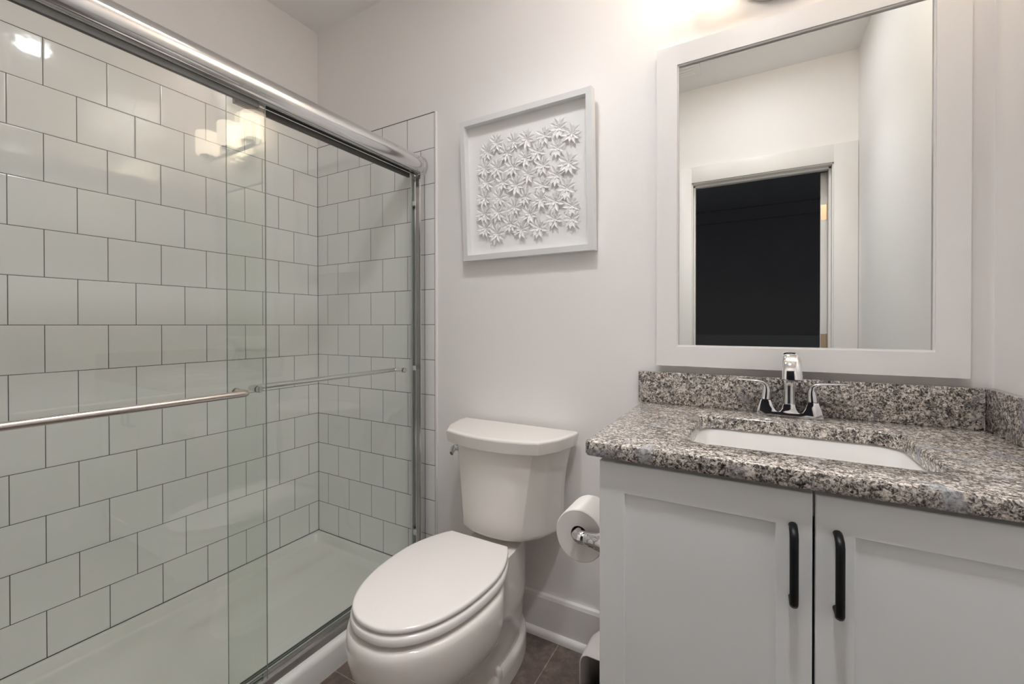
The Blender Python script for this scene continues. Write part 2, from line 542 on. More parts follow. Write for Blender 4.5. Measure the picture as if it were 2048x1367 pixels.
# header: rounded bullnose rail open underneath
def head_prof(g=0.0):
    cx_, cz_, R = 0.702, 1.863, 0.0435+g
    p = [(0.668-g, 1.842-g), (0.668-g, 1.893+g)]
    for k in range(15):
        a = math.radians(118 - k*(118+52)/14)
        p.append((cx_+R*math.cos(a), cz_+R*math.sin(a)))
    p += [(0.722+g, 1.826-g), (0.714, 1.828-g), (0.713, 1.843), (0.708, 1.843), (0.705, 1.829), (0.694, 1.829), (0.691, 1.843), (0.684, 1.843), (0.680, 1.832), (0.672, 1.832)]
    return p
bm = nb(); prism(bm, head_prof(), YA+0.012, -0.012, 'YZ' if False else 'XZ')
obj('header_rail', bm, M['nickel'], fr, 30)
bm = nb(); bx(bm, 0.6905, 0.6945, YA+0.014, -0.014, 1.8265, 1.8275)
obj('header_channel_seal', bm, M['rubber'], fr, 0)
def cap_prof():
    pts = []
    for k in range(28):
        a = 2*PI*k/28
        pts.append((0.703+0.0455*math.cos(a), 1.862+0.0455*math.sin(a)))
    return pts
for (a, b) in ((-0.020, -0.0005), (YA-0.0015, YA+0.018)):
    bm = nb(); prism(bm, cap_prof(), a, b, 'XZ', bev=0.002)
    obj('end_cap', bm, M['nickel'], fr, 40)
# wall jambs: channels open towards the glass
for s, y0 in ((-1, -0.0005), (1, YA-0.0015)):
    j = nb()
    y1 = y0 + s*0.028
    lo, hi = min(y0, y1), max(y0, y1)
    bx(j, 0.672, 0.675, lo, hi, 0.108, 1.838)
    bx(j, 0.7255, 0.7285, lo, hi, 0.108, 1.832, bev=0.0008)
    bx(j, 0.699, 0.7015, lo, hi, 0.108, 1.832)
    bx(j, 0.672, 0.7285, lo if s > 0 else hi-0.003, lo+0.003 if s > 0 else hi, 0.108, 1.832)
    jo = obj('wall_jamb', j, M['nickel'], fr, 0)
    for z in (1.700, 0.975, 0.246):
        b_ = nb()
        yb = y0 + s*0.004
        bx(b_, 0.6755, 0.6985, min(yb, yb+s*0.024), max(yb, yb+s*0.024), z-0.010, z+0.010, bev=0.002)
        obj('bumper', b_, M['clear'], jo, 30)
# bottom track on the curb
tp = [(0.669, 0.0878), (0.669, 0.106), (0.6725, 0.1065), (0.674, 0.094), (0.692, 0.094), (0.693, 0.110), (0.699, 0.110), (0.700, 0.094), (0.7225, 0.094), (0.7235, 0.105), (0.728, 0.103), (0.735, 0.0925), (0.737, 0.0878)]
bm = nb(); prism(bm, tp, YA, -0.0008, 'XZ')
obj('bottom_track', bm, M['nickel'], fr, 30)

# ------------------------------------------------------------------ sliding glass panels
def panel(label, x, y0, y1, bar_x, bar_y0, bar_y1, zbar, barm):
    t = thing('sliding_glass_panel', label, 'shower door panel', (x, (y0+y1)/2, 0.096), 'sliding shower door panels')
    b = nb(); bx(b, x-0.003, x+0.003, y0, y1, 0.096, 1.8255)
    for f in b.faces:
        c = f.calc_center_median()
        n_ = f.normal
        f.material_index = 0 if abs(n_.x) > 0.9 else 1
    obj('glass_pane', b, [M['glass'], M['glass_edge']], t, 0)
    b = nb(); bx(b, x-0.0055, x+0.0055, y0+0.02, y1-0.02, 1.806, 1.8235, bev=0.0008)
    obj('hanger_rail', b, M['seal'], t, 0)
    s = 1 if bar_x > x else -1
    r = 0.0088
    pts = [(x+s*0.006, bar_y1, zbar)]
    for k in range(7):
        a = k/6*PI/2
        pts.append((bar_x-s*0.014+s*0.014*math.sin(a), bar_y1-0.014+0.014*math.cos(a), zbar))
    for k in range(7):
        a = k/6*PI/2
        pts.append((bar_x-s*0.014+s*0.014*math.cos(a), bar_y0+0.014-0.014*math.sin(a), zbar))
    pts.append((x+s*0.006, bar_y0, zbar))
    b = nb(); tube(b, pts, r, 20)
    bar = obj('towel_bar', b, barm, t, 50)
    for yy in (bar_y0, bar_y1):
        b = nb(); lathe(b, [(0.0001, 0.0), (0.0105, 0.0), (0.0112, 0.001), (0.0112, 0.0055), (0.0001, 0.0055)], (x+s*0.003 if s > 0 else x-0.0085, yy, zbar), 'X', 24)
        obj('standoff', b, barm, bar, 40)
        b = nb(); lathe(b, [(0.0001, 0.0), (0.0095, 0.0), (0.0105, 0.001), (0.0105, 0.0045), (0.0095, 0.006), (0.0001, 0.006)], (x-s*0.003-(0.006 if s > 0 else 0), yy, zbar), 'X', 24)
        obj('through_bolt_cap', b, barm, bar, 40)
    return t
panel('outer sliding glass shower door with metal towel bar facing the room', 0.712, YA+0.03, -0.7005, 0.767, -1.45, -0.785, 0.9755, M['lamplit'])
panel('inner sliding glass shower door beside the toilet with towel bar inside the shower', 0.6835, -0.7955, -0.0335, 0.634, -0.707, -0.084, 0.9705, M['nickel'])

# ------------------------------------------------------------------ toilet
TX = 1.2
to = thing('toilet', 'bone white two-piece toilet with closed oval lid between shower and vanity', 'toilet', (TX, -0.38, 0))
def egg(z, tip, hw_, yc=-0.47, n=2.2, hb=0.10, yb=-0.25, ylen=0.235, N=20):
    """plan outline: rounded back, blend to the widest line, superellipse to the tip"""
    right = []
    for k in range(N//2+1):                       # rounded back
        a = PI/2*(1-k/(N//2))
        right.append((hb*math.cos(a), yb+ylen*math.sin(a)))
    K = 10
    for k in range(1, K):                         # blend
        t_ = k/K
        sx = math.sin(t_*PI/2)**2 if hb > hw_*0.8 else (3*t_*t_-2*t_**3)
        right.append((hb+(hw_-hb)*sx, yb+(yc-yb)*t_))
    for k in range(N+1):                          # front
        a = PI/2*k/N
        right.append((hw_*math.cos(a)**(2/n) if k < N else 0, yc-(yc-tip)*math.sin(a)**(2/n)))
    left = [(-x, y) for x, y in reversed(right[1:-1])]
    return [(TX+x, y, z) for x, y in right+left]
rings = [egg(0.0, -0.62, 0.113, hb=0.106), egg(0.045, -0.616, 0.111, hb=0.105), egg(0.060, -0.613, 0.107, hb=0.103, ylen=0.234), egg(0.067, -0.607, 0.100, hb=0.098, ylen=0.232), egg(0.072, -0.596, 0.088, hb=0.088, ylen=0.225), egg(0.12, -0.594, 0.085, hb=0.087, ylen=0.225), egg(0.19, -0.612, 0.094, hb=0.093), egg(0.215, -0.635, 0.112),
         egg(0.235, -0.675, 0.136), egg(0.255, -0.715, 0.158), egg(0.28, -0.742, 0.176), egg(0.31, -0.760, 0.186), egg(0.345, -0.767, 0.188),
         egg(0.375, -0.768, 0.188), egg(0.393, -0.767, 0.187), egg(0.4030, -0.763, 0.184), egg(0.4080, -0.757, 0.179), egg(0.4095, -0.740, 0.165, hb=0.097, ylen=0.232), egg(0.410, -0.72, 0.15, hb=0.09, ylen=0.225)]
bm = nb(); loft(bm, rings)
bowl = obj('bowl', bm, M['ceramic'], to, 60)
for s in (-1, 1):
    bm = nb()
    lathe(bm, [(0.0001, 0.026), (0.008, 0.0245), (0.0125, 0.019), (0.0145, 0.010), (0.0145, -0.004)], (TX+s*0.094, -0.315, 0.0635), n=24)
    obj('bolt_cap', bm, M['ceramic'], bowl, 60)
def lidring(z, d, hw0=0.170, tip=-0.754, hb=0.112, yb=-0.282):
    """seat / lid outline with a straight hinge end"""
    right = []
    N, K, yc, n = 26, 10, -0.465, 2.25
    hw_, tp_, hb_, yb_ = hw0-d, tip+d, hb-d, yb-d
    right.append((0.0, yb_))
    right.append((hb_*0.5, yb_))
    right.append((hb_*0.985, yb_))
    right.append((hb_, yb_-0.0015))
    for k in range(1, K):
        t_ = k/K
        right.append((hb_+(hw_-hb_)*math.sin(t_*PI/2)**0.85, yb_+(yc-yb_)*t_))
    for k in range(N+1):
        a = PI/2*k/N
        right.append((hw_*math.cos(a)**(2/n) if k < N else 0, yc-(yc-tp_)*math.sin(a)**(2/n)))
    left = [(-x, y) for x, y in reversed(right[1:-1])]
    return [(TX+x, y, z) for x, y in right+left]
SR = lambda z, d: lidring(z, d, 0.1755, -0.7590, 0.117, -0.288)
bm = nb(); loft(bm, [SR(0.4210, 0.004), SR(0.4220, 0.001), SR(0.4255, 0.0), SR(0.4370, 0.0012), SR(0.4405, 0.0035), SR(0.4427, 0.0075), SR(0.4434, 0.013)])
obj('seat', bm, M['seatplastic'], to, 60)
bm = nb(); loft(bm, [lidring(0.4492, 0.004), lidring(0.4500, 0.0005), lidring(0.4520, 0.0), lidring(0.4572, 0.0006), lidring(0.4595, 0.0022), lidring(0.4608, 0.0052), lidring(0.4614, 0.010), lidring(0.4622, 0.035), lidring(0.4632, 0.09)])
obj('seat_lid', bm, M['seatplastic'], to, 60)
for s in (-1, 1):
    for yy in (-0.44, -0.66):
        bm = nb(); bx(bm, TX+s*(0.13 if yy > -0.5 else 0.085)-0.008, TX+s*(0.13 if yy > -0.5 else 0.085)+0.008, yy-0.014, yy+0.014, 0.4095, 0.423, bev=0.002)
        obj('seat_bumper', bm, M['seatplastic'], to, 40)
def tankring(z, hf, yfs, yf, hb, ybs, yback, d=0.0, r=0.02):
    poly = [(0, yf+d), (hf*0.55, yf+(yfs-yf)*0.28+d), (hf-d*0.6, yfs+d), ((hf+hb)/2+0.010-d, (yfs+ybs)/2-0.010), (hb-d, ybs), (hb-d, yback-d), (0, yback-d)]
    right = [(x, y) for x, y in poly]
    full = right + [(-x, y) for x, y in reversed(right[1:-1])]
    rad = {0: 0.3, 1: 0.35, 2: 0.006, 3: 0.10, 4: r, 5: 0.012, 6: 0, 7: 0.012, 8: r, 9: 0.10, 10: 0.006, 11: 0.35}
    f = fillet(full, [rad[i] for i in range(12)], 5)
    return [(TX+0.004+p[0], p[1], z) for p in f]
T = lambda z, d=0.0, k=0.0: tankring(z, 0.154-0.036*k, -0.197-0.012*k, -0.232-0.004*k, 0.226-0.030*k-0.010*math.sin(k*PI), -0.055-0.012*k, -0.024, d)
zz = [(0.4115, 0.09, 1.0), (0.4325, 0.085, 1.0), (0.4335, 0.022, 1.0), (0.436, 0.012, 1.0), (0.442, 0.004, 1.0), (0.452, 0.0, 0.98)] + [(0.452+(0.742-0.452)*k/10, 0.0, 1-(k/10)**1.15) for k in range(1, 11)]
bm = nb(); loft(bm, [T(*q) for q in zz])
wn(obj('tank', bm, M['ceramic'], to, 40))
TL = lambda z, d: tankring(z, 0.186, -0.222, -0.262, 0.248, -0.062, -0.014, d)
bm = nb(); loft(bm, [TL(0.7400, 0.010), TL(0.7412, 0.0065), TL(0.7440, 0.005), TL(0.7770, 0.0), TL(0.7820, 0.0010), TL(0.7848, 0.0038), TL(0.7860, 0.0085), TL(0.7865, 0.02)])
wn(obj('tank_lid', bm, M['ceramic'], to, 40))
bm = nb()
lathe(bm, [(0.0001, -0.016), (0.011, -0.016), (0.013, -0.012), (0.013, 0.006), (0.0001, 0.006)], (TX-0.178, -0.154, 0.702), 'X', 24)
tube(bm, [(TX-0.192, -0.152, 0.706), (TX-0.193, -0.164, 0.701), (TX-0.190, -0.176, 0.694), (TX-0.186, -0.186, 0.687)], [0.007, 0.0095, 0.010, 0.008], 16, squash=(1.2, 0.7))
obj('flush_lever', bm, M['chrome'], to, 60)
# supply line behind the bowl
bm = nb(); tube(bm, [(1.045, -0.012, 0.18), (1.045, -0.05, 0.18), (1.05, -0.075, 0.22), (1.06, -0.09, 0.34), (1.07, -0.10, 0.436)], 0.006, 10)
obj('supply_line', bm, M['chrome'], to, 60)

# ------------------------------------------------------------------ framed paper-flower art
AX0, AX1, AZ0, AZ1 = 0.9575, 1.511, 1.4265, 1.981
ar = thing('shadow_box_art', 'pale framed shadow box of white paper flowers hung above the toilet', 'wall art', (1.234, 0, 1.43))
dep = 0.034
lean = math.atan2(0.028, AZ1-AZ0)
def artpt(x, d, h):
    """x along the wall, d out of the picture's back, h up the picture"""
    return (x, 0.0045-d*math.cos(lean)-h*math.sin(lean), AZ0+h*math.cos(lean)-d*math.sin(lean))
def artmap(bm):
    for v in bm.verts:
        v.co = Vector(artpt(v.co.x, v.co.y, v.co.z))
    return bm
H = (AZ1-AZ0)
bm = nb()
fwid = 0.0215
for (a, b, c, d) in (((AX0, 0), (AX1, 0), (AX1-fwid, fwid), (AX0+fwid, fwid)), ((AX1, 0), (AX1, H), (AX1-fwid, H-fwid), (AX1-fwid, fwid)),
                     ((AX1, H), (AX0, H), (AX0+fwid, H-fwid), (AX1-fwid, H-fwid)), ((AX0, H), (AX0, 0), (AX0+fwid, fwid), (AX0+fwid, H-fwid))):
    loft(bm, [[(p[0], 0.0, p[1]) for p in (a, b, c, d)], [(p[0], dep-0.0008, p[1]) for p in (a, b, c, d)],
              [(p[0]+q[0], dep, p[1]+q[1]) for p, q in zip((a, b, c, d), [tuple(0.0006*(1 if u > 0 else -1) for u in (1.234-p[0], H/2-p[1])) for p in (a, b)]+[(0, 0), (0, 0)])]])
bmesh.ops.remove_doubles(bm, verts=list(bm.verts), dist=1e-5)
obj('frame', artmap(bm), M['artframe'], ar, 20)
bm = nb(); bx(bm, AX0+fwid-0.001, AX1-fwid+0.001, 0.001, 0.004, fwid-0.001, H-fwid+0.001)
obj('backing_board', artmap(bm), M['art'], ar, 0)
def flower_mesh(seed):
    rnd = random.Random(seed)
    bm = bmesh.new()
    c = bm.verts.new((0, 0.002, 0))
    for ring, (np_, L_, lift, wd) in enumerate(((10, 0.041, 0.17, 0.0070), (4, 0.020, 0.34, 0.0048))):
        off = rnd.uniform(0, 6)
        for k in range(np_):
            a = off + 2*PI*k/np_ + rnd.uniform(-0.14, 0.14)
            l = L_*rnd.uniform(0.86, 1.08); w_ = wd*rnd.uniform(0.85, 1.15)
            lf = lift*rnd.uniform(0.7, 1.4)
            d = Vector((math.cos(a), 0, math.sin(a))); s = Vector((-math.sin(a), 0, math.cos(a)))
            n_ = Vector((0, 1, 0))
            mid = d*l*0.45*math.cos(lf) + n_*(0.003+l*0.45*math.sin(lf))
            q = d*l*0.72*math.cos(lf) + n_*(0.003+l*0.72*math.sin(lf))
            tip = d*l*math.cos(lf*0.8) + n_*(0.003+l*math.sin(lf*0.8))
            A = bm.verts.new(mid+s*w_+n_*0.0016); B = bm.verts.new(mid-s*w_+n_*0.0016); Mv = bm.verts.new(mid-n_*0.0005)
            A2 = bm.verts.new(q+s*w_*0.75+n_*0.002); B2 = bm.verts.new(q-s*w_*0.75+n_*0.002); M2 = bm.verts.new(q)
            Tv = bm.verts.new(tip)
            for f in ((c, Mv, A), (c, B, Mv), (Mv, M2, A2, A), (B, B2, M2, Mv), (M2, Tv, A2), (B2, Tv, M2)):
                bm.faces.new(f)
    for v in bm.verts:
        x, d, h = v.co
        v.co = Vector((x, -d*math.cos(lean)-h*math.sin(lean), h*math.cos(lean)-d*math.sin(lean)))
    me = bpy.data.meshes.new('paper_flower')
    bm.to_mesh(me); bm.free()
    me.materials.append(M['art'])
    return me
fm = [flower_mesh(s) for s in range(6)]
spots = [(1.114, 0.45), (1.192, 0.44), (1.248, 0.437), (1.321, 0.436), (1.379, 0.45), (1.428, 0.421), (1.07, 0.424), (1.161, 0.403), (1.24, 0.368), (1.291, 0.383),
         (1.371, 0.381), (1.057, 0.363), (1.114, 0.353), (1.186, 0.346), (1.251, 0.307), (1.312, 0.33), (1.366, 0.284), (1.415, 0.319), (1.063, 0.306), (1.14, 0.296),
         (1.198, 0.275), (1.307, 0.258), (1.404, 0.232), (1.053, 0.247), (1.121, 0.237), (1.236, 0.226), (1.3, 0.206), (1.358, 0.192), (1.423, 0.167), (1.051, 0.184),
         (1.112, 0.182), (1.188, 0.193), (1.254, 0.158), (1.354, 0.129), (1.422, 0.121), (1.053, 0.126), (1.106, 0.099), (1.17, 0.131), (1.216, 0.105), (1.291, 0.103)]
for k, (x, h) in enumerate(spots):
    o = bpy.data.objects.new('paper_flower', fm[k % 6])
    C.objects.link(o); o.parent = ar
    p = Vector(artpt(x, 0.0045 + 0.001*(k % 3), h))
    o.location = p - ar.location
    s = random.uniform(0.92, 1.12)
    o.scale = (s, s, s)

# ------------------------------------------------------------------ mirror
mi_ = thing('framed_mirror', 'large mirror in a flat white frame on the wall above the sink', 'mirror', (2.084, 0, 1.034))
MX0, MX1, MZ0, MZ1, MW = 1.7185, 2.4475, 1.0345, 2.047, 0.0625
bm = nb()
def mitre(bm, x0, x1, z0, z1, wd, yb, yfr, bev=0.0015):
    q = [((x0, z0), (x1, z0), (x1-wd, z0+wd), (x0+wd, z0+wd)), ((x1, z0), (x1, z1), (x1-wd, z1-wd), (x1-wd, z0+wd)),
         ((x1, z1), (x0, z1), (x0+wd, z1-wd), (x1-wd, z1-wd)), ((x0, z1), (x0, z0), (x0+wd, z0+wd), (x0+wd, z1-wd))]
    for p in q:
        loft(bm, [[(a[0], yb, a[1]) for a in p], [(a[0], yfr, a[1]) for a in p]])
    bmesh.ops.remove_doubles(bm, verts=list(bm.verts), dist=1e-5)
mitre(bm, MX0, MX1, MZ0, MZ1, MW, 0.0055, -0.024)
obj('frame', bm, M['trim'], mi_, 20)
bm = nb(); mitre(bm, MX0+MW, MX1-MW, MZ0+MW, MZ1-MW, 0.004, 0.0055, -0.0185)
obj('inner_lip', bm, M['trim'], mi_, 20)
bm = nb(); bx(bm, MX0+MW+0.0035, MX1-MW-0.0035, -0.0125, -0.008, MZ0+MW+0.0035, MZ1-MW-0.0035)
obj('mirror_glass', bm, M['mirror'], mi_, 0)

# ------------------------------------------------------------------ vanity light
VX = 2.072
vl = thing('vanity_light', 'three-shade vanity light with frosted cylinder shades on the wall above the mirror', 'wall light', (VX, 0, 2.115))
bm = nb()
t = bmesh.new()
rings = []
for sc_, h in ((1.0, 0.0055), (1.0, -0.010), (0.97, -0.017), (0.88, -0.021), (0.5, -0.023)):
    rings.append([(VX+0.11*sc_*math.cos(2*PI*q/40), h, 2.166+0.058*sc_*math.sin(2*PI*q/40)) for q in range(40)])
loft(bm, rings)
obj('backplate', bm, M['nickel'], vl, 50)
bm = nb(); tube(bm, [(VX, -0.018, 2.150), (VX, -0.055, 2.151), (VX, -0.085, 2.154), (VX, -0.0945, 2.156)], 0.009, 14)
obj('arm', bm, M['nickel'], vl, 50)
bm = nb(); bx(bm, VX-0.29, VX+0.29, -0.109, -0.091, 2.148, 2.164, bev=0.002)
obj('crossbar', bm, M['nickel'], vl, 30)
for dx in (-0.24, 0.0, 0.24):
    bm = nb(); lathe(bm, [(0.0001, 2.164), (0.014, 2.164), (0.016, 2.172), (0.040, 2.176), (0.042, 2.182), (0.042, 2.188), (0.0001, 2.188)], (VX+dx, -0.1, 0), n=28)
    sh_c = obj('shade_holder', bm, M['nickel'], vl, 40)
    bm = nb(); lathe(bm, [(0.0001, 2.189), (0.052, 2.189), (0.058, 2.192), (0.060, 2.198), (0.060, 2.322), (0.0585, 2.324), (0.057, 2.322), (0.057, 2.200), (0.050, 2.194), (0.0001, 2.193)], (VX+dx, -0.1, 0), n=40)
    obj('frosted_shade', bm, M['shade'], vl, 60)
    ld = bpy.data.lights.new('bulb', 'SPOT')
    ld.energy = BULB_W; ld.color = (1.0, 0.98, 0.955); ld.spot_size = math.radians(58); ld.spot_blend = 1.0; ld.shadow_soft_size = 0.03
    lo = bpy.data.objects.new('bulb', ld); C.objects.link(lo); lo.parent = vl
    lo.location = (dx, -0.1, 2.29-2.115); lo.rotation_euler = (PI, 0, 0)

# ------------------------------------------------------------------ ceiling light and fan
def downlight(x, y, label):
    cl = thing('recessed_light', label, 'ceiling light', (x, y, ZC), 'recessed ceiling lights')
    bm = nb(); lathe(bm, [(0.075, -0.002), (0.078, -0.008), (0.092, -0.006), (0.095, -0.0005), (0.075, -0.0005)], (x, y, ZC), n=48)
    obj('trim_ring', bm, M['trim'], cl, 50)
    bm = nb(); lathe(bm, [(0.0001, -0.004), (0.0755, -0.004), (0.0755, -0.0006), (0.0001, -0.0006)], (x, y, ZC), n=48)
    obj('lens', bm, M['can'], cl, 40)
    ld = bpy.data.lights.new('beam', 'SPOT')
    ld.energy = CAN_W; ld.color = (0.965, 0.985, 1.0); ld.spot_size = math.radians(124); ld.spot_blend = 1.0; ld.shadow_soft_size = 0.07
    if y < -0.9:
        ld.spot_size = math.radians(94); ld.energy *= 1.5
    lo = bpy.data.objects.new('beam', ld); C.objects.link(lo); lo.parent = cl; lo.location = (0, 0, -0.012)
downlight(1.45, -0.70, 'round recessed downlight in the ceiling in front of the toilet')
downlight(2.02, -1.02, 'round recessed downlight in the ceiling in front of the vanity')
fan = thing('exhaust_fan', 'square white slatted exhaust fan grille in the ceiling', 'fan', (1.585, -1.275, ZC))
bm = nb(); bx(bm, 1.455, 1.715, -1.405, -1.145, ZC-0.014, ZC-0.0005, bev=0.004)
obj('grille', bm, M['trim'], fan, 30)
for q in range(7):
    bm = nb(); y = -1.365+q*0.03
    bx(bm, 1.485, 1.685, y, y+0.014, ZC-0.018, ZC-0.0135, bev=0.001)
    obj('slat', bm, M['trim'], fan, 30)

# ------------------------------------------------------------------ vanity cabinet
CX0, CX1, CYF = 1.6965, 2.474, -0.545
va = thing('vanity_cabinet', 'pale grey two-door shaker vanity cabinet beneath the granite counter', 'cabinet', (2.085, -0.27, 0))
bm = nb()
bx(bm, CX0, CX0+0.018, -0.524, -0.0255, 0, 0.8765)
bx(bm, CX1-0.018, XR-0.0015, -0.524, -0.0255, 0.1, 0.8765)
bx(bm, CX0+0.018, CX1-0.018, -0.03, -0.0255, 0.1, 0.8765)
bx(bm, CX0+0.018, CX1-0.018, -0.505, -0.03, 0.1, 0.118)
bx(bm, CX0+0.018, CX1-0.018, -0.524, -0.506, 0.82, 0.8765)
bx(bm, CX0+0.018, CX1-0.018, -0.524, -0.506, 0.1, 0.14)
obj('body', bm, M['cabinet'], va, 0)
bm = nb(); bx(bm, CX0+0.018, XR-0.0015, -0.46, -0.445, 0.0, 0.0995)
obj('toe_kick', bm, M['cabinet'], va, 0)
def shaker(x0, x1, z0, z1, st=0.0555, rl=0.0635):
    bm = nb()
    yb, yf_, yp = -0.5255, CYF, CYF+0.0075
    o = [(x0, z0), (x1, z0), (x1, z1), (x0, z1)]
    i = [(x0+st, z0+rl), (x1-st, z0+rl), (x1-st, z1-rl), (x0+st, z1-rl)]
    R = lambda pts, y, d=0.0, s=1: [(p[0]+d*(1 if k in (0, 3) else -1)*s, y, p[1]+d*(1 if k in (0, 1) else -1)*s) for k, p in enumerate(pts)]
    loft(bm, [R(o, yb), R(o, yf_+0.0015), R(o, yf_, 0.0015), R(i, yf_, 0.0012, -1), R(i, yf_+0.0012), R(i, yp)])
    return bm
HZ0, HZ1 = 0.6705, 0.8085
for (x0, x1, hxx, side) in ((CX0, 2.0835, 2.0545, 'left'), (2.0880, CX1, 2.1190, 'right')):
    d = obj('door', shaker(x0, x1, 0.105, 0.8665), M['cabinet'], va, 0)
    bm = nb()
    pts = [(hxx, CYF+0.0005, HZ1-0.003), (hxx, CYF-0.010, HZ1-0.003), (hxx, CYF-0.024, HZ1-0.008), (hxx, CYF-0.029, HZ1-0.016)]
    pts += [(hxx, CYF-0.029, HZ1-0.016-(HZ1-HZ0-0.026)*q/4) for q in range(1, 5)]
    pts += [(hxx, CYF-0.024, HZ0+0.004), (hxx, CYF-0.010, HZ0+0.0055), (hxx, CYF+0.0005, HZ0+0.0055)]
    tube(bm, pts, 0.0062, 18, upv=(1, 0, 0), squash=(1.1, 0.9))
    obj('pull_handle', bm, M['black'], d, 60)

# ------------------------------------------------------------------ granite counter with sink cut-out
ct = thing('granite_countertop', 'speckled brown and grey granite vanity top with backsplash', 'countertop', (2.085, -0.29, 0.878))
SXc, SYc, SHX, SHY = 2.077, -0.305, 0.2125, 0.158          # sink opening
def sdf(x, y, cx_, cy_, hx_, hy_, r):
    qx, qy = abs(x-cx_)-hx_+r, abs(y-cy_)-hy_+r
    return math.hypot(max(qx, 0), max(qy, 0))+min(max(qx, qy), 0)-r
def radial(a, f):
    lo, hi = 0.0, 2.0
    dx, dy = math.cos(a), math.sin(a)
    for _ in range(44):
        md = (lo+hi)/2
        if f(SXc+dx*md, SYc+dy*md) < 0: lo = md
        else: hi = md
    return (SXc+dx*lo, SYc+dy*lo)
OX, OY, OHX, OHY = (1.6685+XR-0.001)/2, (-0.566-0.001)/2, (XR-0.001-1.6685)/2, (0.566-0.001)/2
outer = lambda d: (lambda x, y: sdf(x, y, OX, OY, OHX-d, OHY-d, 0.012))
inner = lambda d: (lambda x, y: sdf(x, y, SXc, SYc, SHX+d, SHY+d, 0.045+d))
angs = [2*PI*q/200 for q in range(200)]
for px, py in ((OX-OHX, OY-OHY), (OX+OHX, OY-OHY), (OX+OHX, OY+OHY), (OX-OHX, OY+OHY)):
    a0 = math.atan2(py-SYc, px-SXc)
    angs += [(a0+q*0.006) % (2*PI) for q in range(-4, 5)]
angs = sorted(angs)
ZS0, ZS1 = 0.878, 0.912
ring = lambda f, z: [(*radial(a, f), z) for a in angs]
bm = nb()
rg = [ring(inner(0.0), ZS0), ring(inner(0.0), ZS1-0.006), ring(inner(0.0018), ZS1-0.002), ring(inner(0.005), ZS1), ring(outer(0.006), ZS1), ring(outer(0.0015), ZS1-0.0022), ring(outer(0.0), ZS1-0.0065), ring(outer(0.0), ZS0+0.006), ring(outer(0.002), ZS0+0.0015), ring(outer(0.006), ZS0)]
loft(bm, rg+[rg[0]], False, False)
bmesh.ops.remove_doubles(bm, verts=list(bm.verts), dist=1e-6)
obj('slab', bm, M['granite'], ct, 40)
bm = nb(); bx(bm, 1.6605, XR-0.022, -0.021, -0.001, ZS1, 1.0125, bev=0.0022)
obj('backsplash', bm, M['granite'], ct, 40)
bm = nb(); bx(bm, XR-0.021, XR-0.001, -0.560, -0.001, ZS1, 1.0125, bev=0.0022)
obj('side_splash', bm, M['granite'], ct, 40)

# ------------------------------------------------------------------ undermount sink
sk = thing('undermount_sink', 'white rectangular undermount basin set below the granite', 'sink', (SXc, SYc, 0.74))
def sring(d, z, r):
    p = fillet([(SXc-SHX-d, SYc-SHY-d), (SXc+SHX+d, SYc-SHY-d), (SXc+SHX+d, SYc+SHY+d), (SXc-SHX-d, SYc+SHY+d)], r, 10)
    return [(q[0], q[1], z) for q in p]
bm = nb()
loft(bm, [sring(0.020, 0.862, 0.05), sring(0.020, 0.8775, 0.05), sring(0.006, 0.8775, 0.05), sring(0.002, 0.872, 0.05), sring(-0.004, 0.84, 0.052), sring(-0.010, 0.79, 0.055), sring(-0.022, 0.764, 0.055), sring(-0.045, 0.752, 0.05), sring(-0.085, 0.748, 0.04), sring(-0.14, 0.7465, 0.01)], False, True)
obj('basin', bm, M['sink'], sk, 60)
bm = nb(); lathe(bm, [(0.0001, 0.7495), (0.018, 0.7495), (0.026, 0.749), (0.030, 0.747), (0.030, 0.744)], (SXc, SYc, 0), n=28)
obj('drain', bm, M['chrome'], sk, 50)

# ------------------------------------------------------------------ faucet
FX = 2.077
ZS1 += 0.0005
fa = thing('bathroom_faucet', 'chrome two-handle faucet standing behind the sink', 'faucet', (FX, -0.054, ZS1))
half = [(0.078, 0.0), (0.074, 0.022), (0.0665, 0.044), (0.0425, 0.044), (0.036, 0.026), (0.031, 0.0165), (0.026, 0.0135), (0.021, 0.0155), (0.0165, 0.024), (0.0140, 0.036)]
prof = [(FX-x, ZS1+z) for x, z in half] + [(FX+x, ZS1+z) for x, z in reversed(half)]
bm = nb(); prism(bm, prof, -0.079, -0.031, 'XZ', bev=0.0022)
for v in bm.verts:                                  # towers taper towards the top
    tz = (v.co.z-ZS1)/0.044
    v.co.y = -0.055 + (v.co.y+0.055)*(1-0.22*tz)
obj('base', bm, M['chrome'], fa, 35)
def strip(sections):
    """sections: (centre xyz, half-vector 1, half-vector 2) -> rounded loft"""
    rings = []
    for c, a, b in sections:
        c, a, b = Vector(c), Vector(a), Vector(b)
        r = []
        for q in range(20):
            an = 2*PI*q/20
            ca, sa = math.cos(an), math.sin(an)
            ex = lambda u: math.copysign(abs(u)**0.55, u)
            r.append(c + a*ex(ca) + b*ex(sa))
        rings.append(r)
    return loft(nb(), rings)
